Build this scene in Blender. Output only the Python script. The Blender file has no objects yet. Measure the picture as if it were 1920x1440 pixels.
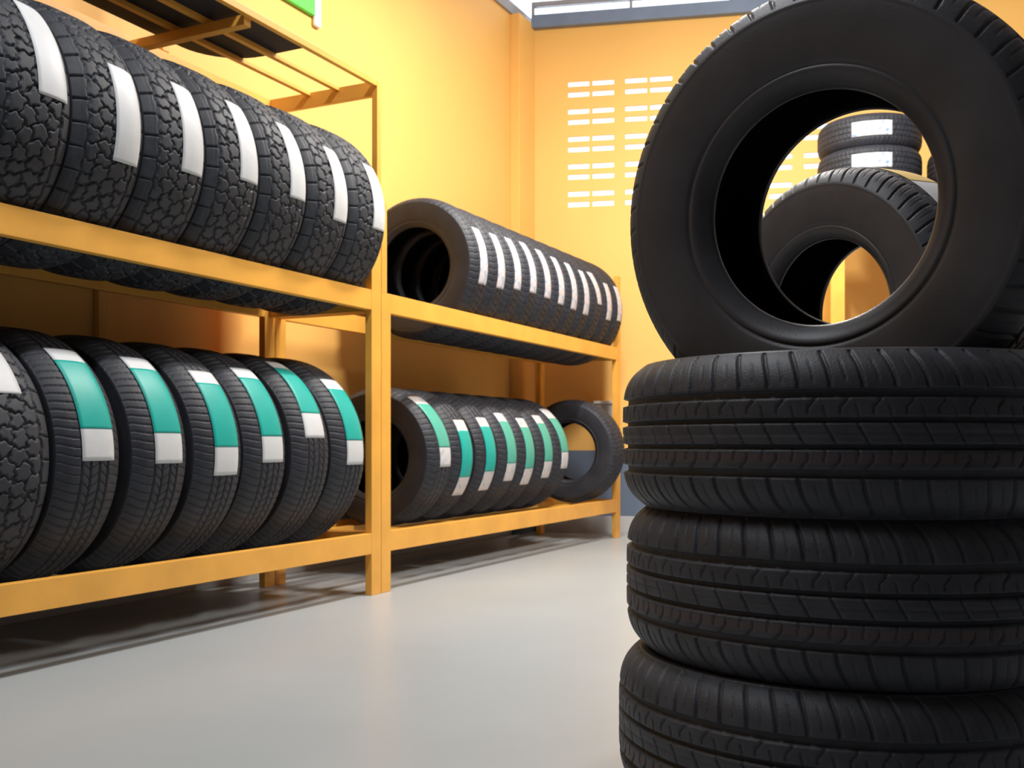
import bpy, bmesh, math
import numpy as np
from mathutils import Matrix, Vector

# ------------------------------------------------------------------ frame
SC = bpy.context.scene
COL = SC.collection
FPX, CY0, HCAM = 1950.0, 830.0, 0.70
SN, CS = 0.4398, 0.8981                    # rack direction u = (SN, CS)
RACK_ANG = math.atan2(CS, SN)

def rk(s, p, z=0.0):
    return Vector((s*SN - p*CS, s*CS + p*SN, z))

# camera ------------------------------------------------------------------
cam = bpy.data.cameras.new('camera'); co = bpy.data.objects.new('camera', cam)
COL.objects.link(co); SC.camera = co
co.location = (0, 0, HCAM); co.rotation_euler = (math.radians(90), 0, 0)
cam.sensor_width = 36; cam.lens = FPX/1920*36
cam.shift_y = (CY0-720)/1920
cam.clip_start = 0.05; cam.clip_end = 100
cam.dof.use_dof = True; cam.dof.focus_distance = 1.9; cam.dof.aperture_fstop = cam.lens/1000/0.0038

# world / exposure -----------------------------------------------------------
W = bpy.data.worlds.new('sky'); SC.world = W; W.use_nodes = True
W.node_tree.nodes['Background'].inputs[0].default_value = (0.86, 0.93, 1.0, 1)
W.node_tree.nodes['Background'].inputs[1].default_value = 2.6
SC.view_settings.view_transform = 'Standard'; SC.view_settings.look = 'None'
SC.view_settings.gamma = 1; SC.view_settings.use_curve_mapping = False
SC.view_settings.exposure = 0.0

# lamps: ceiling tubes out of frame, then added fill lights ------------------------------
def lamp(name, s, p, z, ls, lp, watt, color=(1, .96, .9), tilt=0.0):
    l = bpy.data.lights.new(name, 'AREA'); l.shape = 'RECTANGLE'; l.size = ls; l.size_y = lp
    l.energy = watt; l.color = color
    o = bpy.data.objects.new(name, l); COL.objects.link(o)
    o.location = rk(s, p, z); o.rotation_euler = (0, tilt, RACK_ANG)
    return o
lamp('tube_or_fill_lamp', 4.9, 1.75, 3.85, 1.3, .16, 135)
lamp('tube_or_fill_lamp', 1.9, 1.55, 3.85, 1.3, .16, 46, color=(.97, .98, 1))
lamp('tube_or_fill_lamp', 4.2, .4, 3.9, 1.3, .3, 165, tilt=-.85)  # added fill, tilted to brighten the back wall; no real fixture
lamp('tube_or_fill_lamp', 0.3, 1.6, 3.6, 1.3, .3, 31, color=(.84, .92, 1))  # added cool fill for the front tyres' left side; no real fixture

# ------------------------------------------------------------------ materials
def mat(name, col, rough=.5, spec=.5, noise=0, nscale=8, bump=0, bscale=200, metal=0):
    m = bpy.data.materials.new(name); m.use_nodes = True
    nt = m.node_tree; b = nt.nodes['Principled BSDF']
    b.inputs['Base Color'].default_value = (*col, 1); b.inputs['Roughness'].default_value = rough
    b.inputs['Specular IOR Level'].default_value = spec; b.inputs['Metallic'].default_value = metal
    tc = nt.nodes.new('ShaderNodeTexCoord')
    if noise:
        n = nt.nodes.new('ShaderNodeTexNoise'); n.inputs['Scale'].default_value = nscale; n.inputs['Detail'].default_value = 5
        r = nt.nodes.new('ShaderNodeMapRange'); r.inputs[3].default_value = 1-noise; r.inputs[4].default_value = 1+noise
        r.inputs[1].default_value = .3; r.inputs[2].default_value = .7
        mx = nt.nodes.new('ShaderNodeVectorMath'); mx.operation = 'SCALE'; mx.inputs[0].default_value = col
        nt.links.new(tc.outputs['Object'], n.inputs['Vector']); nt.links.new(n.outputs['Fac'], r.inputs[0])
        nt.links.new(r.outputs[0], mx.inputs['Scale']); nt.links.new(mx.outputs[0], b.inputs['Base Color'])
    if bump:
        n2 = nt.nodes.new('ShaderNodeTexNoise'); n2.inputs['Scale'].default_value = bscale; n2.inputs['Detail'].default_value = 3
        bp = nt.nodes.new('ShaderNodeBump'); bp.inputs['Strength'].default_value = bump; bp.inputs['Distance'].default_value = .002
        nt.links.new(tc.outputs['Object'], n2.inputs['Vector']); nt.links.new(n2.outputs['Fac'], bp.inputs['Height'])
        nt.links.new(bp.outputs[0], b.inputs['Normal'])
    return m

M = {}
M['rack'] = mat('orange_enamel', (.90, .44, .072), .38, .5, .10, 5, .15, 60)
M['rubber'] = mat('tread_rubber', (.025, .027, .036), .55, .45, .25, 30, .3, 500)
M['rubber_at'] = mat('all_terrain_rubber', (.031, .034, .043), .6, .45, .25, 30, .3, 500)
M['side'] = mat('sidewall_rubber', (.064, .061, .068), .42, .5, .22, 9, .12, 300)
M['side_far'] = mat('matt_sidewall_rubber', (.028, .028, .034), .5, .45, .22, 9, .12, 300)
M['liner'] = mat('liner_rubber', (.012, .012, .014), .6, .3, .2, 15)
M['white'] = mat('white_paper', (.66, .67, .68), .5, .4, .03, 30)
M['teal'] = mat('teal_print', (.005, .40, .34), .45, .4, .04, 20)
M['teal_pale'] = mat('pale_teal_print', (.08, .42, .32), .45, .4, .04, 20)
M['greywall'] = mat('cool_grey_wall_paint', (.20, .25, .33), .6, .3, .04, 2)
M['matblack'] = mat('dark_grey_mat', (.035, .037, .045), .7, .3, .1, 10)
M['yellow'] = mat('yellow_print', (.85, .58, .15), .45, .4)
M['steel'] = mat('blue_grey_steel', (.17, .23, .34), .5, .5, .1, 6)
M['greysteel'] = mat('grey_steel', (.30, .29, .31), .5, .5, .1, 6)
M['roof'] = mat('roof_sheet', (.62, .56, .56), .6, .3, .1, 3)
M['base'] = mat('pale_skirting', (.50, .50, .50), .5, .4, .05, 5)
M['green'] = mat('green_sign_vinyl', (.13, .72, .10), .4, .5)
M['signwhite'] = mat('white_sign_edge', (.85, .85, .80), .4, .5)

def stripe_rubber():
    m = mat('touring_tread_rubber', (.040, .041, .050), .52, .5, .25, 30, .3, 500)
    nt = m.node_tree; b = nt.nodes['Principled BSDF']
    src = b.inputs['Base Color'].links[0].from_socket
    tc = nt.nodes.new('ShaderNodeTexCoord'); sp = nt.nodes.new('ShaderNodeSeparateXYZ')
    nt.links.new(tc.outputs['Object'], sp.inputs[0])
    a = nt.nodes.new('ShaderNodeMath'); a.operation = 'SUBTRACT'; a.inputs[1].default_value = -.029
    nt.links.new(sp.outputs[0], a.inputs[0])
    ab = nt.nodes.new('ShaderNodeMath'); ab.operation = 'ABSOLUTE'; nt.links.new(a.outputs[0], ab.inputs[0])
    lt = nt.nodes.new('ShaderNodeMath'); lt.operation = 'LESS_THAN'; lt.inputs[1].default_value = .0055
    nt.links.new(ab.outputs[0], lt.inputs[0])
    k = nt.nodes.new('ShaderNodeMath'); k.operation = 'MULTIPLY'; k.inputs[1].default_value = .55
    nt.links.new(lt.outputs[0], k.inputs[0])
    mx = nt.nodes.new('ShaderNodeMix'); mx.data_type = 'RGBA'
    nt.links.new(k.outputs[0], mx.inputs['Factor']); nt.links.new(src, mx.inputs['A'])
    mx.inputs['B'].default_value = (.085, .050, .048, 1)
    nt.links.new(mx.outputs['Result'], b.inputs['Base Color'])
    return m
M['touring'] = stripe_rubber()

def printed(name, tints):
    """white label paper with small blocks of coloured printing"""
    m = mat(name, (.8, .8, .8), .5, .4)
    nt = m.node_tree; b = nt.nodes['Principled BSDF']
    tc = nt.nodes.new('ShaderNodeTexCoord')
    n = nt.nodes.new('ShaderNodeTexNoise'); n.inputs['Scale'].default_value = 30; n.inputs['Detail'].default_value = 2
    cr = nt.nodes.new('ShaderNodeValToRGB'); cr.color_ramp.interpolation = 'LINEAR'
    els = cr.color_ramp.elements
    els[0].position = .36; els[0].color = (*tints[0], 1); els[1].position = .46; els[1].color = (.62, .63, .66, 1)
    e = els.new(.56); e.color = (.64, .64, .66, 1); e = els.new(.66); e.color = (*tints[1], 1)
    nt.links.new(tc.outputs['Object'], n.inputs['Vector']); nt.links.new(n.outputs['Fac'], cr.inputs[0])
    nt.links.new(cr.outputs[0], b.inputs['Base Color'])
    return m
M['print_pink'] = printed('label_pink_print', ((.42, .44, .55), (.78, .45, .45)))
M['print_blue'] = printed('label_blue_print', ((.22, .32, .55), (.45, .68, .66)))
M['print_dot'] = printed('label_small_print', ((.5, .5, .5), (.75, .62, .58)))

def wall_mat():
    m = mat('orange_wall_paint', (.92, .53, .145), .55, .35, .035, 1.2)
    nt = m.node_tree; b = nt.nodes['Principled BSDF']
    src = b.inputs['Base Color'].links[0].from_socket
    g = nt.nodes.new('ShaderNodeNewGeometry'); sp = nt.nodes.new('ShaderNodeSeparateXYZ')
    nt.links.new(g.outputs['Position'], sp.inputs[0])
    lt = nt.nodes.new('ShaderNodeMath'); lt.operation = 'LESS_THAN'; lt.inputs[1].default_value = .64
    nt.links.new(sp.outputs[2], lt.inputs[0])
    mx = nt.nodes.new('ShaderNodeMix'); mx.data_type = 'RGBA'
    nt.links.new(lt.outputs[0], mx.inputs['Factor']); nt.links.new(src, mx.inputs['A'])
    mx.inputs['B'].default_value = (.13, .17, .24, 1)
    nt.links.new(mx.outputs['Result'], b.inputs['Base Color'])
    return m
M['wall'] = wall_mat()
M['floor'] = mat('grey_epoxy_floor', (.40, .43, .445), .33, .5, .06, .9, .04, 12)

# ------------------------------------------------------------------ helpers
def raw_mesh(name, V, F, mats, smooth=False, midx=None):
    me = bpy.data.meshes.new(name)
    V = np.asarray(V, dtype=np.float32)
    if isinstance(F, np.ndarray):
        me.vertices.add(len(V)); me.vertices.foreach_set('co', V.ravel())
        n = len(F); me.loops.add(4*n); me.polygons.add(n)
        me.loops.foreach_set('vertex_index', F.astype(np.int32).ravel())
        me.polygons.foreach_set('loop_start', np.arange(0, 4*n, 4, dtype=np.int32))
        me.polygons.foreach_set('loop_total', np.full(n, 4, dtype=np.int32))
    else:
        me.from_pydata([tuple(v) for v in V], [], F)
    if midx is not None: me.polygons.foreach_set('material_index', np.asarray(midx, dtype=np.int32))
    me.update(calc_edges=True); me.validate()
    me.polygons.foreach_set('use_smooth', np.full(len(me.polygons), smooth))
    for m in (mats if isinstance(mats, (list, tuple)) else [mats]): me.materials.append(m)
    return me

def obj(name, me, parent=None, loc=None, rot=None):
    o = bpy.data.objects.new(name, me); COL.objects.link(o)
    if parent: o.parent = parent
    if loc is not None: o.location = loc
    if rot is not None: o.rotation_euler = rot
    return o

def tag(o, label=None, cat=None, group=None, kind=None):
    if label: o['label'] = label
    if cat: o['category'] = cat
    if group: o['group'] = group
    if kind: o['kind'] = kind
    return o

def empty(name, loc, rot=(0, 0, 0)):
    o = bpy.data.objects.new(name, None); COL.objects.link(o)
    o.location = loc; o.rotation_euler = rot; o.empty_display_size = .1
    return o

def box_mesh(name, boxes, m, bevel=.002):
    bm = bmesh.new()
    for (x0, x1, y0, y1, z0, z1) in boxes:
        r = bmesh.ops.create_cube(bm, size=1)
        for v in r['verts']:
            v.co = Vector((x0+(v.co.x+.5)*(x1-x0), y0+(v.co.y+.5)*(y1-y0), z0+(v.co.z+.5)*(z1-z0)))
    if bevel: bmesh.ops.bevel(bm, geom=bm.edges[:], offset=bevel, segments=2, affect='EDGES', profile=.5)
    bmesh.ops.recalc_face_normals(bm, faces=bm.faces)
    me = bpy.data.meshes.new(name); bm.to_mesh(me); bm.free(); me.materials.append(m)
    return me

# ------------------------------------------------------------------ setting
ROT = (0, 0, RACK_ANG)
# floor
me = raw_mesh('floor', [(-9, -7, 0), (12, -7, 0), (12, 12, 0), (-9, 12, 0), (-9, -7, -.1), (12, -7, -.1), (12, 12, -.1), (-9, 12, -.1)],
              [(0, 1, 2, 3), (7, 6, 5, 4), (0, 4, 5, 1), (1, 5, 6, 2), (2, 6, 7, 3), (3, 7, 4, 0)], M['floor'])
tag(obj('floor', me), kind='structure')
# roof sheet with ribs
def roof_mesh():
    bxs = [(-8, 12, -14.5, .07, 4.55, 4.62)]
    for i in range(26): bxs.append((-7.6+i*.75, -7.5+i*.75, -14.5, .07, 4.49, 4.5499))
    return box_mesh('ceiling', bxs, M['roof'], 0)
tag(obj('ceiling', roof_mesh(), None, (.181, 8.19, 0), (0, 0, math.atan2(-.183, .983))), kind='structure')
PW, ZT = 3.52, 3.985
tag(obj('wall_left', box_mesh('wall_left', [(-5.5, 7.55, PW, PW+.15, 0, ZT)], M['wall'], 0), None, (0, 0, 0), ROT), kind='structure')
tag(obj('wall_right', box_mesh('wall_right', [(-5.5, 9.5, -5.15, -5.0, 0, 4.5)], M['greywall'], 0), None, (0, 0, 0), ROT), kind='structure')
tag(obj('wall_rear', box_mesh('wall_rear', [(-5.65, -5.5, -5.2, 3.7, 0, 4.5)], M['greywall'], 0), None, (0, 0, 0), ROT), kind='structure')
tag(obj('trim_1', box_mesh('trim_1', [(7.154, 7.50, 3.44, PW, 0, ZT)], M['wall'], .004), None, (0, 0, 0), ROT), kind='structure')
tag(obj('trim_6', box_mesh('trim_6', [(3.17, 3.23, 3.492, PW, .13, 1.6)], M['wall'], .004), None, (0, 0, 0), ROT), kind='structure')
tag(obj('baseboard_left', box_mesh('baseboard_left', [(-5.4, 7.153, PW-.018, PW, 0, .13)], M['base'], .003), None, (0, 0, 0), ROT), kind='structure')
# left wall plate, gutter beam and rafters above it
tag(obj('trim_2', box_mesh('trim_2', [(-5.5, 7.6, PW-.02, PW+.12, ZT, ZT+.09)], M['greysteel'], .004), None, (0, 0, 0), ROT), kind='structure')
bx = []
for i in range(11): bx.append((-4.6+i*1.17, -4.52+i*1.17, -5, PW+.2, 4.40, 4.485))
tag(obj('trim_3', box_mesh('trim_3', bx, M['greysteel'], .004), None, (0, 0, 0), ROT), kind='structure')

# back wall with ventilation blocks -----------------------------------------
BANG = math.atan2(-.183, .983)
BO = (.181, 8.19, 0)
TW = .028
def back_wall():
    xs = [-.25]; holes = []
    for b in range(5):
        for q in (0, .192):
            x0 = .262+b*.447+q; xs += [x0, x0+.166]
    xs.append(9.2)
    zc = []
    for r in range(5):
        for q in (0, .082): zc.append(3.505-.215*r-q)
    zs = [0.0]
    for z in sorted(zc): zs += [z-.0195, z+.0195]
    zs.append(3.955)
    nx, nz = len(xs), len(zs)
    V = []; F = []
    for y in (0, TW):
        for z in zs:
            for x in xs: V.append((x, y, z))
    def vi(k, j, i): return k*nx*nz + j*nx + i
    hole = lambda i, j: (i % 2 == 1 and j % 2 == 1 and 0 <= i < nx-1 and 0 <= j < nz-1)
    for j in range(nz-1):
        for i in range(nx-1):
            if hole(i, j):
                a, b, c, d = [(j, i), (j, i+1), (j+1, i+1), (j+1, i)]
                ring = [a, b, c, d]
                for k in range(4):
                    p, q = ring[k], ring[(k+1) % 4]
                    F.append((vi(0, *p), vi(0, *q), vi(1, *q), vi(1, *p)))
                continue
            F.append((vi(0, j, i), vi(0, j, i+1), vi(0, j+1, i+1), vi(0, j+1, i)))
            F.append((vi(1, j+1, i), vi(1, j+1, i+1), vi(1, j, i+1), vi(1, j, i)))
    for j in range(nz-1):
        F.append((vi(0, j+1, 0), vi(1, j+1, 0), vi(1, j, 0), vi(0, j, 0)))
        F.append((vi(0, j, nx-1), vi(1, j, nx-1), vi(1, j+1, nx-1), vi(0, j+1, nx-1)))
    for i in range(nx-1):
        F.append((vi(0, nz-1, i), vi(0, nz-1, i+1), vi(1, nz-1, i+1), vi(1, nz-1, i)))
    return raw_mesh('wall_back', V, F, M['wall'])
BR = (0, 0, BANG)
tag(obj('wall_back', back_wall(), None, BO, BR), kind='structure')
tag(obj('baseboard_back', box_mesh('baseboard_back', [(.02, 9.1, -.02, 0, 0, .13)], M['base'], .003), None, BO, BR), kind='structure')
tag(obj('trim_4', box_mesh('trim_4', [(-.02, 9.2, -.06, -.001, 3.946, 4.046)], M['steel'], .004), None, BO, BR), kind='structure')
# clerestory strip: frame, mullions and glass
g = bpy.data.materials.new('clerestory_glass'); g.use_nodes = True
gb = g.node_tree.nodes['Principled BSDF']; gb.inputs['Transmission Weight'].default_value = 1; gb.inputs['Roughness'].default_value = .02; gb.inputs['IOR'].default_value = 1.1
win = obj('window_1', box_mesh('window_1', [(-.02, 9.2, -.05, .0, 4.116, 4.15)] +
      [(x, x+w, -.05, .0, 4.046, 4.116) for x, w in ((-.02, .02), (.745, .02), (1.50, .09), (2.3, .02), (3.1, .02), (3.9, .09), (4.7, .02))], M['greysteel'], .002), None, BO, BR)
tag(win, kind='structure')
obj('window_glass', box_mesh('window_glass', [(.01, 9.2, -.03, -.026, 4.047, 4.115)], g, 0), win)

# small pale box on the wall behind the far end of the right rack
o = obj('junction_box', box_mesh('junction_box', [(.48, .63, -.09, -.001, .86, 1.0)], M['base'], .006), None, BO, BR)
lid = obj('lid', box_mesh('lid', [(.47, .64, -.11, -.001, 1.0, 1.022)], M['signwhite'], .003), o)
tag(o, 'small grey wall box with white lid, behind the far end of the right rack', 'wall box')

# ------------------------------------------------------------------ tyres
def half_profile(W_, R, rb, drop, pw):
    r0 = R-drop
    q = lambda t: rb+(r0-rb)*t
    side = [(.985, 1), (.997, .975), (1.004, .955), (.999, .935), (1.003, .915), (1.003, .75), (.997, .58), (.982, .42),
            (.958, .30), (.945, .265), (.925, .25), (.925, .232), (.938, .222), (.935, .19), (.915, .15), (.875, .10),
            (.83, .055), (.80, .03), (.775, .005), (.74, -.01), (.70, -.012), (.665, .0)]
    inner = [(.665, .0), (.655, .04), (.70, .12), (.82, .30), (.90, .55), (.90, .75), (.83, .88), (.66, .96), (.33, .985), (0, .99)]
    S = [(a*W_, q(b)) for a, b in side]; I = [(a*W_, q(b)-.004*(b > .5)) for a, b in inner]
    return S, I

def lathe(prof, n, flip=False):
    P = np.array(prof); k = len(P)
    th = np.linspace(0, 2*np.pi, n, endpoint=False)
    V = np.zeros((k, n, 3)); V[:, :, 0] = P[:, 0, None]
    V[:, :, 1] = P[:, 1, None]*np.cos(th); V[:, :, 2] = P[:, 1, None]*np.sin(th)
    i, j = np.meshgrid(np.arange(k-1), np.arange(n), indexing='ij'); j2 = (j+1) % n
    F = np.stack([i*n+j, i*n+j2, (i+1)*n+j2, (i+1)*n+j], -1).reshape(-1, 4)
    if flip: F = F[:, ::-1]
    return V.reshape(-1, 3), F

def sstep(e0, e1, x):
    t = np.clip((x-e0)/(e1-e0), 0, 1); return t*t*(3-2*t)
def cut(d, hw, edge=.0012):                   # 1 inside a groove of half width hw
    return 1-sstep(hw-edge*.5, hw+edge*.5, np.abs(d))
def wrapd(c, pitch):                          # distance to the nearest multiple of pitch
    return (c+pitch/2) % pitch - pitch/2

def touring(x, arc, circ, W_):
    k = W_/.102; y = x/k; ay = np.abs(y)
    d = np.zeros_like(y)
    n = 54; pit = circ/n
    for g0, hw in ((-.0475, .0048), (-.0158, .0034), (.0158, .0034), (.0475, .0048)):
        d = np.maximum(d, .0075*cut(y-g0, hw, .0016))
    d = np.maximum(d, .0030*cut(y, .0009, .0012))
    t = np.clip((ay-.053)/.045, 0, 1)
    sh = (ay > .0515)
    off = -np.sign(y)*(.003*t + .012*t*t)
    d = np.maximum(d, np.where(sh, .0045*cut(wrapd(arc-off, pit), .0021, .0018)*sstep(.0515, .056, ay), 0))
    sip = .0018*cut(wrapd(arc-off+pit/2, pit), .0008, .0014)*sstep(.058, .062, ay)*(1-sstep(.085, .09, ay))
    d = np.maximum(d, np.where(sh, sip, 0))
    rib = (ay > .019) & (ay < .043)
    u = (ay-.0195)/.0235
    zig = np.where(u > .5, (u-.5)*.020, -(0.0)) ; zig = zig*np.sign(y)
    d = np.maximum(d, np.where(rib, .0032*cut(wrapd(arc-zig-pit*.3, pit), .0011, .0014)*sstep(.1, .2, u), 0))
    zig2 = -np.where(u > .5, (u-.5)*.013, 0)*np.sign(y)+(1-u)*.004
    d = np.maximum(d, np.where(rib & (u < .62), .0026*cut(wrapd(arc-zig2-pit*.75, pit), .0009, .0014), 0))
    cen = ay < .0125
    d = np.maximum(d, np.where(cen, .0032*cut(wrapd(arc+y*.55, pit), .0011, .0014), 0))
    return d

def highway(x, arc, circ, W_):                 # ribs with slashes, wide left shoulder of fine cross ribs
    k = W_/.13; y = x/k; ay = np.abs(y); d = np.zeros_like(y)
    n = 92; pit = circ/n
    for g0, hw in ((-.052, .004), (-.018, .0038), (.018, .0038), (.052, .004)):
        d = np.maximum(d, .0080*cut(y-g0, hw, .002))
    t = np.clip((ay-.057)/.06, 0, 1)
    off = .012*t*t*np.sign(y)
    d = np.maximum(d, np.where(ay > .056, .0045*cut(wrapd(arc-off, pit), .0022, .0022), 0))
    mid = (ay > .022) & (ay < .048)
    d = np.maximum(d, np.where(mid, .0045*cut(wrapd(arc-y*.75, pit), .0018, .002), 0))
    cen = ay < .0142
    d = np.maximum(d, np.where(cen, .004*cut(wrapd(arc+y*.6, pit), .0016, .002), 0))
    return d

def vor_groove(x, arc, circ, x0, rows, dx, cols, rng, gw, stretch=1.0):
    sx, sa = [], []
    for r in range(rows):
        for c in range(cols):
            sx.append(x0+r*dx+rng.uniform(-.34, .34)*dx)
            sa.append(((c+.5*(r % 2))+rng.uniform(-.34, .34))*circ/cols)
    sx = np.array(sx, np.float32); sa = np.array(sa, np.float32)
    xf = x.ravel().astype(np.float32); af = arc.ravel().astype(np.float32); out = np.zeros(len(xf), np.float32)
    for a in range(0, len(xf), 6000):
        X = xf[a:a+6000, None]-sx; A = af[a:a+6000, None]-sa; A = (A+circ/2) % circ-circ/2
        D = np.sqrt(X*X*stretch+A*A); D.partition(1, axis=1); out[a:a+6000] = D[:, 1]-D[:, 0]
    return (1-sstep(gw*.6, gw*1.3, out)).reshape(x.shape)

def all_terrain(x, arc, circ, W_):
    rng = np.random.default_rng(7); y = x/W_; ay = np.abs(y)
    xw = x+.0035*np.sin(arc*230)+.002*np.sin(arc*91+x*60); aw = arc+.004*np.sin(x*210+arc*2)
    v = vor_groove(xw, aw, circ, -.54*W_, 4, .36*W_, 54, rng, .0066, 1.0)
    d = np.where(ay < .66, .0085*v, 0)
    d = np.maximum(d, .0085*cut(ay-.665-.02*np.sin(arc/circ*2*np.pi*48), .03, .02))
    n = 36; pit = circ/n; s = np.sign(x); ph = np.where(x > 0, pit*.5, 0)
    slant = (ay-.66)*.010
    d = np.maximum(d, np.where(ay > .66, .0085*cut(wrapd(arc+ph-slant, pit), .0036, .002), 0))
    d = np.maximum(d, np.where(ay > .70, .0016*cut(ay-.80, .012, .012), 0))
    return d

def commuter(x, arc, circ, W_):                # small dense blocks
    y = x/W_; ay = np.abs(y); d = np.zeros_like(y); n = 70; pit = circ/n
    for g0 in (-.52, -.18, .18, .52): d = np.maximum(d, .007*cut(y-g0, .035, .02))
    d = np.maximum(d, .0045*cut(wrapd(arc-.012*ay/.5*np.sign(np.sin(y*9)), pit), .0022, .002))
    return d

def tyre_set(key, W_, R, rb, drop, pw, fn, nth, nlat, mtread, nside=128, mside='side_far'):
    """meshes of one kind of tyre, axis along X, centre at the origin"""
    x = np.linspace(-1, 1, nlat)*.985*W_
    th = np.linspace(0, 2*np.pi, nth, endpoint=False)
    X, T = np.meshgrid(x, th, indexing='ij')
    circ = 2*np.pi*R
    base = R-drop*(np.abs(X)/(.985*W_))**pw
    dep = fn(X, T*R, circ, W_)
    dep = dep*(1-sstep(.955, .985, np.abs(X)/W_)*.999)
    r = base-dep
    V = np.stack([X, r*np.cos(T), r*np.sin(T)], -1).reshape(-1, 3)
    i, j = np.meshgrid(np.arange(nlat-1), np.arange(nth), indexing='ij'); j2 = (j+1) % nth
    F = np.stack([i*nth+j, (i+1)*nth+j, (i+1)*nth+j2, i*nth+j2], -1).reshape(-1, 4)[:, ::-1]
    S, I = half_profile(W_, R, rb, drop, pw)
    out = {'tread': raw_mesh(key+'_tread', V, F, mtread, True)}
    v, f = lathe(S, nside, False); out['near'] = raw_mesh(key+'_sidewall', v*np.array([-1, 1, 1]), f, M[mside], True)
    out['far'] = raw_mesh(key+'_sidewall', v, f[:, ::-1], M[mside], True)
    full = [(-a, b) for a, b in I]+[(a, b) for a, b in I[::-1][1:]]
    v, f = lathe(full, nside, True); out['liner'] = raw_mesh(key+'_liner', v, f, M['liner'], True)
    out.update(W=W_, R=R, rb=rb, drop=drop, pw=pw)
    return out

def crown(k, x): return k['R']-k['drop']*(abs(x)/(.985*k['W']))**k['pw']

def patch(k, x0, x1, t0, t1, lift, thick, m, skew=0.0, nx=8, nt=28):
    """paper strip wrapped over the tread; angles in degrees above horizontal on the -Y side"""
    V = []; F = []
    for h in (lift, lift+thick):
        for a in range(nt+1):
            t = math.radians(t0+(t1-t0)*a/nt)
            for b in range(nx+1):
                x = x0+(x1-x0)*b/nx+skew*(a/nt-.5)
                r = crown(k, x)+h; V.append((x, -r*math.cos(t), r*math.sin(t)))
    n = (nt+1)*(nx+1)
    for a in range(nt):
        for b in range(nx):
            i = a*(nx+1)+b
            F.append((n+i, n+i+1, n+i+nx+2, n+i+nx+1)); F.append((i+nx+1, i+nx+2, i+1, i))
    for a in range(nt):
        i = a*(nx+1); F.append((i, n+i, n+i+nx+1, i+nx+1)); i += nx; F.append((i+nx+1, n+i+nx+1, n+i, i))
    for b in range(nx):
        i = b; F.append((i+1, n+i+1, n+i, i)); i = nt*(nx+1)+b; F.append((i, n+i, n+i+1, i+1))
    return raw_mesh('sticker', V, F, m, True)

def make_tyre(k, name='tire'):
    root = empty(name, (0, 0, 0))
    for nm, key in (('tread', 'tread'), ('sidewall', 'near'), ('sidewall', 'far'), ('inner_liner', 'liner')):
        obj(nm, k[key], root, (0, 0, k['R']))
    return root

def copy_tyre(src):
    r = src.copy(); COL.objects.link(r)
    for ch in src.children:
        if ch.name.startswith('sticker'): continue
        c = ch.copy(); COL.objects.link(c); c.parent = r
    for key in ('label', 'category', 'group'):
        if key in r: del r[key]
    return r

PROTO = {}
def tyre(k, kid, centre, yaw, label, group=None, pitch=0.0, spin=0.0, lying=False):
    if kid not in PROTO: r = PROTO[kid] = make_tyre(k)
    else: r = copy_tyre(PROTO[kid])
    c = Vector(centre)
    if lying:
        r.rotation_euler = (0, 0, yaw)
        r.location = c-Vector((0, 0, k['W']))
        for ch in r.children: ch.location = (0, 0, k['W']); ch.rotation_euler = (0, -math.pi/2, 0)
    else:
        r.rotation_euler = (0, -pitch, yaw)
        m = r.rotation_euler.to_matrix()
        r.location = c-m@Vector((0, 0, k['R']))
        for ch in r.children:
            ch.location = (0, 0, k['R']); ch.rotation_euler = (spin, 0, 0)
    tag(r, label, 'tire', group)
    return r

def stick(r, k, x0, x1, t0, t1, m, band=None, bm_=None, skew=0.0, lying=False, lift=.0004, lab=None):
    loc = (0, 0, k['W'] if lying else k['R']); rot = (0, -math.pi/2, 0) if lying else (0, 0, 0)
    s = obj('sticker', patch(k, x0, x1, t0, t1, lift, .0007, m, skew), r, loc, rot)
    if lab: s['label'] = lab
    if band:
        f0 = (band[0]-t0)/(t1-t0)-.5; f1 = (band[1]-t0)/(t1-t0)-.5
        b = obj('colour_band', patch(k, x0-.0005+skew*f0+skew*(f1-f0)/2, x1+.0005+skew*f0+skew*(f1-f0)/2, band[0], band[1], lift+.0007, .0006, bm_, skew*(f1-f0)), s)
    return s

K_stand = tyre_set('standing', .111, .311, .161, .034, 5, touring, 1080, 96, M['touring'], 192, 'side')
K_stack = tyre_set('stacked', .1012, .315, .236, .030, 5, touring, 1080, 96, M['touring'], 160, 'side')
K_at = tyre_set('all_terrain', .142, .430, .225, .030, 4, all_terrain, 900, 84, M['rubber_at'])
K_road = tyre_set('road', .126, .430, .198, .034, 3.6, highway, 828, 92, M['rubber'])
K_narrow = tyre_set('narrow', .104, .390, .223, .032, 4, commuter, 560, 56, M['rubber'])
K_wide = tyre_set('wide', .119, .370, .205, .036, 3.6, commuter, 560, 60, M['rubber'])
K_bg = tyre_set('plain', .1015, .330, .20, .030, 4, commuter, 420, 48, M['rubber'])

# foreground stack --------------------------------------------------------------
SXY = (.4766, 1.50); ZS = HCAM+.114
order = ['topmost of the front stack, right under the standing tire', 'second from the top of the front stack',
         'third from the top of the front stack', 'at the very bottom of the front stack']
jit = [(0, 0), (.006, .004), (-.006, -.002), (.004, .006)]
for i in range(4):
    z = ZS-.1035-i*.2035
    r = tyre(K_stack, 'stack', (SXY[0]+jit[i][0], SXY[1]+jit[i][1], z), math.radians([0, 47, 23, 78][i]),
             'black touring tire lying flat, '+order[i], 'tires of the front stack', lying=True)
# standing tyre A
CA = (.4732, 1.5, HCAM+.3292)
tyre(K_stand, 'stand', CA, math.pi/2-.6727, 'large plain black tire standing upright on top of the front stack', pitch=.0753, spin=.2)
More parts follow.
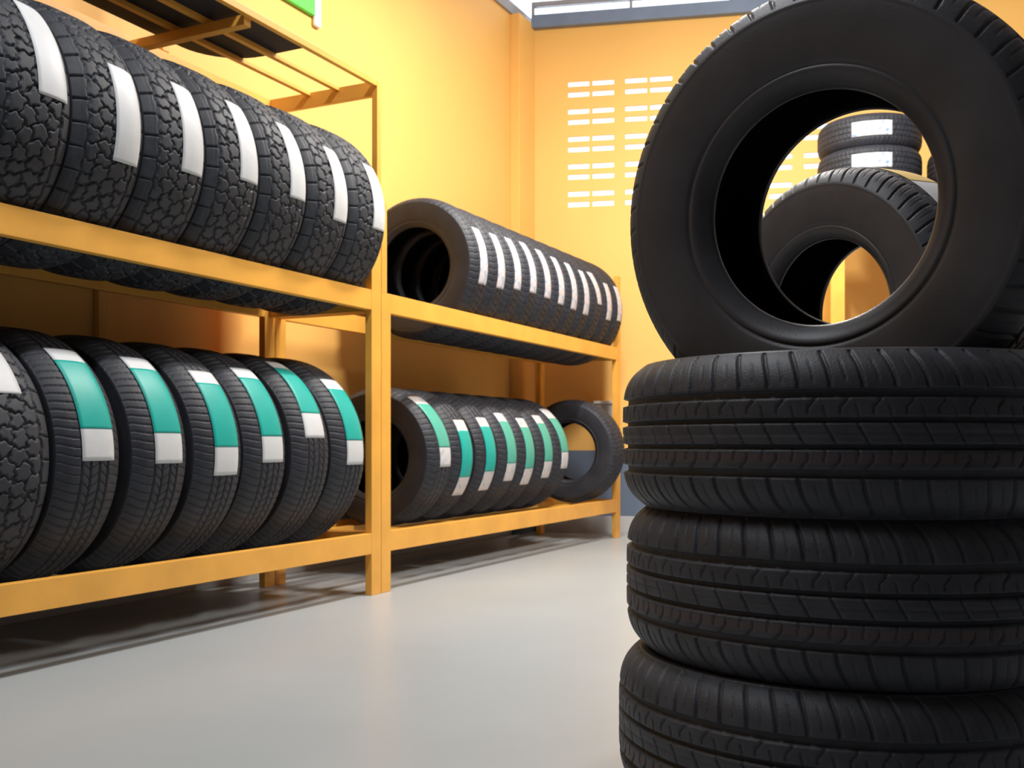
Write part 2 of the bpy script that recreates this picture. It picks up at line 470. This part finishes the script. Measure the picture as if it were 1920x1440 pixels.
# second standing tyre on its own stack
XB = (.7552, 2.2968)
for i in range(3):
    tyre(K_road, 'road', (XB[0]+.01*(i % 2), XB[1], .127+i*.2535), i*.9,
         'tire lying in the hidden low stack behind the front stack, '+['lowest', 'middle', 'topmost'][i],
         'tires of the hidden low stack', lying=True)
r = tyre(K_stand, 'stand', (XB[0], XB[1], HCAM+.2844), math.pi/2-1.0017,
         'upright black tire with white and yellow sticker, seen through the big front tire', pitch=.0707, spin=.5)
stick(r, K_stand, -.035, .055, 20, 98, M['white'], band=(54, 70), bm_=M['yellow'])

# tyres on the racks ---------------------------------------------------------------
PC_HANG, PC_LOW = 2.994, 3.05
ORD = ['nearest the post', 'second from the post', 'third from the post', 'fourth from the post', 'fifth from the post',
       'sixth from the post', 'seventh from the post', 'eighth from the post']
ang = [(-.3, 43.2), (-16.7, 26), (-12.2, 31.1), (-7.3, 35.2), (-7.6, 35.2), (-12, 31.4), (-9.7, 31)]
ZH = 1.400+math.sqrt(.430**2-.29**2)+.001
r = tyre(K_at, 'at', rk(1.815, PC_HANG, ZH), RACK_ANG, 'blocky all-terrain tire on the left rack upper shelf, cut off by the picture edge', 'all-terrain tires on the upper shelf of the left rack', spin=.1)
stick(r, K_at, -.01, .105, -5, 44, M['white'])
for i in range(7):
    s = 3.845-.29*(6-i)
    r = tyre(K_at, 'at', rk(s, PC_HANG, ZH), RACK_ANG, 'blocky tire with blank white sticker, left rack upper shelf, '+ORD[6-i],
             'all-terrain tires on the upper shelf of the left rack', spin=i*.61)
    stick(r, K_at, .004, .117, ang[i][0], ang[i][1], M['white'])
ang = [(-1.8, 11.8, 45.7, 53.9), (-3.6, 10.3, 44.4, 52.6), (-10.2, 3.7, 38, 46.4), (-4.4, 9.2, 44.2, 52.2), (8.5, 22.8, 56.6, 64.4), (-7, 7.2, 40.8, 49.1)]
for i, s in enumerate([2.389, 2.694, 2.983, 3.247, 3.538, 3.808]):
    r = tyre(K_road, 'road', rk(s-.012, 3.06, .656), RACK_ANG, 'tire with teal and white sticker, left rack lower shelf, '+ORD[5-i],
             'road tires on the lower shelf of the left rack', spin=i*.37)
    a = ang[i]
    stick(r, K_road, -.052, .078, a[0], a[3], M['white'], band=(a[1], a[2]), bm_=M['teal'], skew=.03 if i == 4 else 0)
r = tyre(K_at, 'at', rk(2.085, 3.06, .656), RACK_ANG, 'blocky all-terrain tire on the left rack lower shelf, beside the teal stickered tires',
         'all-terrain tires on the lower shelf of the left rack', spin=.8)
stick(r, K_at, -.06, .055, 26, 60, M['white'])

b = [(-15.8, 31.4), (-15, 32.6), (-11.8, 35.1), (-10.5, 37.4), (-11.2, 35.6), (-13.1, 33.3), (-14.3, 32.5), (-15.9, 29.4), (-1.7, 32.4), (-14.6, 24.7), (-12.4, 25.7)]
NUM = ['first', 'second', 'third', 'fourth', 'fifth', 'sixth', 'seventh', 'eighth', 'ninth', 'tenth', 'last']
z2 = 1.40+math.sqrt(.39**2-.29**2)
for i in range(11):
    s = 4.975+.2118*i
    r = tyre(K_narrow, 'narrow', rk(s, PC_HANG, z2), RACK_ANG, 'narrow tire with thin white sticker, right rack upper shelf, '+NUM[i]+' from the left',
             'narrow tires on the upper shelf of the right rack', spin=i*.5)
    stick(r, K_narrow, -.042, .046, b[i][0], b[i][1], M['print_pink'], skew=-.05 if i == 8 else 0)
L = [(-7.8, 7.9, 48.4, 59), (-34.5, -17.4, 22.2, 32.4), (-31.6, -13.6, 26.6, 36), (-23.8, -7.1, 32.6, 42.5), (-29.1, -12.8, 27.2, 37.4), (-23.5, -6.6, 32.2, 42.2), (-14.8, 2.1, 39.4, 53.9)]
for i, s in enumerate([4.69, 4.936, 5.217, 5.486, 5.739, 6.014, 6.267]):
    r = tyre(K_wide, 'wide', rk(s-.008, PC_LOW, .285+.370-.030), RACK_ANG, 'tire with green and white sticker, right rack lower shelf, '+NUM[i]+' from the left',
             'green stickered tires on the lower shelf of the right rack', spin=i*.7)
    a = L[i]
    stick(r, K_wide, -.058, .062, a[0], a[3], M['print_dot'], band=(a[1], a[2]), bm_=M['teal'] if i in (1, 2) else M['teal_pale'], skew=-.03 if i in (0, 6) else 0)
tyre(K_wide, 'wide', rk(6.93, 2.90, .285+.37-.016), RACK_ANG, 'lone plain tire turned towards the aisle, far end of the right rack lower shelf')

# ------------------------------------------------------------------ racks
def rack(s0, s1, label, top, mid):
    r = empty('tire_rack', rk(s0, 2.668, 0), ROT)
    L_ = s1-s0; D = .652; t = .036; pw = .078
    def bar(name, *bx): return obj(name, box_mesh(name, [bx], M['rack']), r)
    hp = 1.40 if not top else 1.40
    for x0 in (0, L_-pw):
        for y0 in (0, D-t): bar('post', x0, x0+pw, y0, y0+t, 0, 1.85 if top else hp)
    if top:   # slim angle uprights carry the top frame
        for x0 in (0, L_-.033):
            for y0 in (0, D-.03): bar('upright', x0, x0+.033, y0, y0+.03, 1.85, 2.375)
    else:
        for x0, zt in ((0, 1.82), (L_-.046, 1.93)):
            for y0 in (0, D-t): bar('upright', x0, x0+.046, y0, y0+t, hp, zt)
    if mid:
        bar('upright', mid, mid+.04, D-.03, D, 2.376, 3.1)
    a, b_ = pw, L_-pw
    for z0, z1 in ((.190, .285), (1.308, 1.40)):
        bar('rail', a, b_, .001, t, z0, z1); bar('rail', a, b_, D-t, D-.001, z0, z1)
        for x0 in (.012, L_-.012-.03): bar('crossbar', x0, x0+.03, t, D-t, z0, z1-.002)
    for y0 in (.225, .50): bar('shelf_bar', .043, L_-.043, y0, y0+.036, .19, .235 if top else .262)
    if top:
        bar('rail', .033, L_-.033, .001, .025, 2.345, 2.374); bar('rail', .033, L_-.033, D-.03, D-.001, 2.295, 2.374)
        bar('crossbar', L_-.03, L_-.004, .026, D-.03, 2.305, 2.373); bar('crossbar', .004, .03, .026, D-.03, 2.305, 2.373)
        bar('crossbar', 2.28, 2.32, .026, D-.03, 2.315, 2.355)
        for y0 in (.215, .38): bar('shelf_bar', .031, L_-.031, y0, y0+.025, 2.356, 2.376)
    tag(r, label, 'rack')
    return r
rack(.87, 4.068, 'tall orange steel rack on the left with a slatted top frame', True, 2.46)
rack(4.072, 7.275, 'orange steel rack on the right without a top frame, running to the back corner', False, None)

# dark rubber mat lying on the slats of the top frame
def mat_mesh():
    pts = [(-1.6, .04), (.91-.02, .04), (.91, .06)]
    for a in range(0, 91, 10): pts.append((.67+.24*math.cos(math.radians(a)), .29+.24*math.sin(math.radians(a))))
    pts.append((-1.6, .53)); n = len(pts)
    V = [(x, y, 0) for x, y in pts]+[(x, y, .012) for x, y in pts]
    F = [tuple(range(n))[::-1], tuple(range(n, 2*n))]+[(i, (i+1) % n, n+(i+1) % n, n+i) for i in range(n)]
    return raw_mesh('rubber_mat', V, F, M['matblack'])
tag(obj('rubber_mat', mat_mesh(), None, rk(2.67, 2.668, 2.3775), ROT), 'flat dark rubber mat lying on the slatted top frame of the left rack', 'mat')

# right-hand storage rack by the back wall with two stacks on its platform
ang3 = BANG
r3 = empty('storage_rack', (2.03, 6.62, 0), (0, 0, ang3))
def bar3(name, *bx): return obj(name, box_mesh(name, [bx], M['rack']), r3)
for x0 in (0, 2.4):
    for y0 in (0, .80): bar3('post', x0, x0+.085, y0, y0+.05, 0, 2.17)
bar3('rail', .085, 2.4, .001, .04, 2.09, 2.17); bar3('rail', .085, 2.4, .81, .849, 2.09, 2.17)
for x0 in (0.02, 2.42): bar3('crossbar', x0, x0+.04, .05, .80, 2.09, 2.165)
bar3('platform', .005, 2.48, .002, .848, 2.1702, 2.19)
tag(r3, 'orange rack by the back wall, its post seen through both standing tires', 'rack')
def on3(x, y, z):
    m = Matrix.Rotation(ang3, 3, 'Z'); v = m@Vector((x, y, 0)); return (2.03+v.x, 6.62+v.y, z)
for i in range(3):
    z = 2.1905+.1025+i*.2048
    r = tyre(K_bg, 'bg', on3(.285, .36, z), -.325, 'tire lying in the tall stack on the back rack, '+['lowest', 'middle one', 'topmost with a printed label'][i],
             'tall stack on the back rack', lying=True)
    if i: stick(r, K_bg, -.05, .045, -25, 19, M['print_blue'], lying=True)
for i in range(2):
    z = 2.1905+.1025+i*.2048
    tyre(K_bg, 'bg', on3(.985, .36, z), .4, 'tire lying in the shorter right-hand stack on the back rack, '+['lower one', 'upper one'][i], 'short stack on the back rack', lying=True)

# green wall sign above the left rack ------------------------------------------
sg = empty('wall_sign', rk(3.3, PW, 3.05), ROT)
obj('sign_panel', box_mesh('sign_panel', [(0, 1.37, -.028, -.001, 0, .62)], M['green'], .006), sg)
obj('sign_edge', box_mesh('sign_edge', [(1.3702, 1.43, -.028, -.001, -.05, .62)], M['signwhite'], .012), sg)
tag(sg, 'green wall sign with a white right edge, high on the wall above the left rack', 'sign')
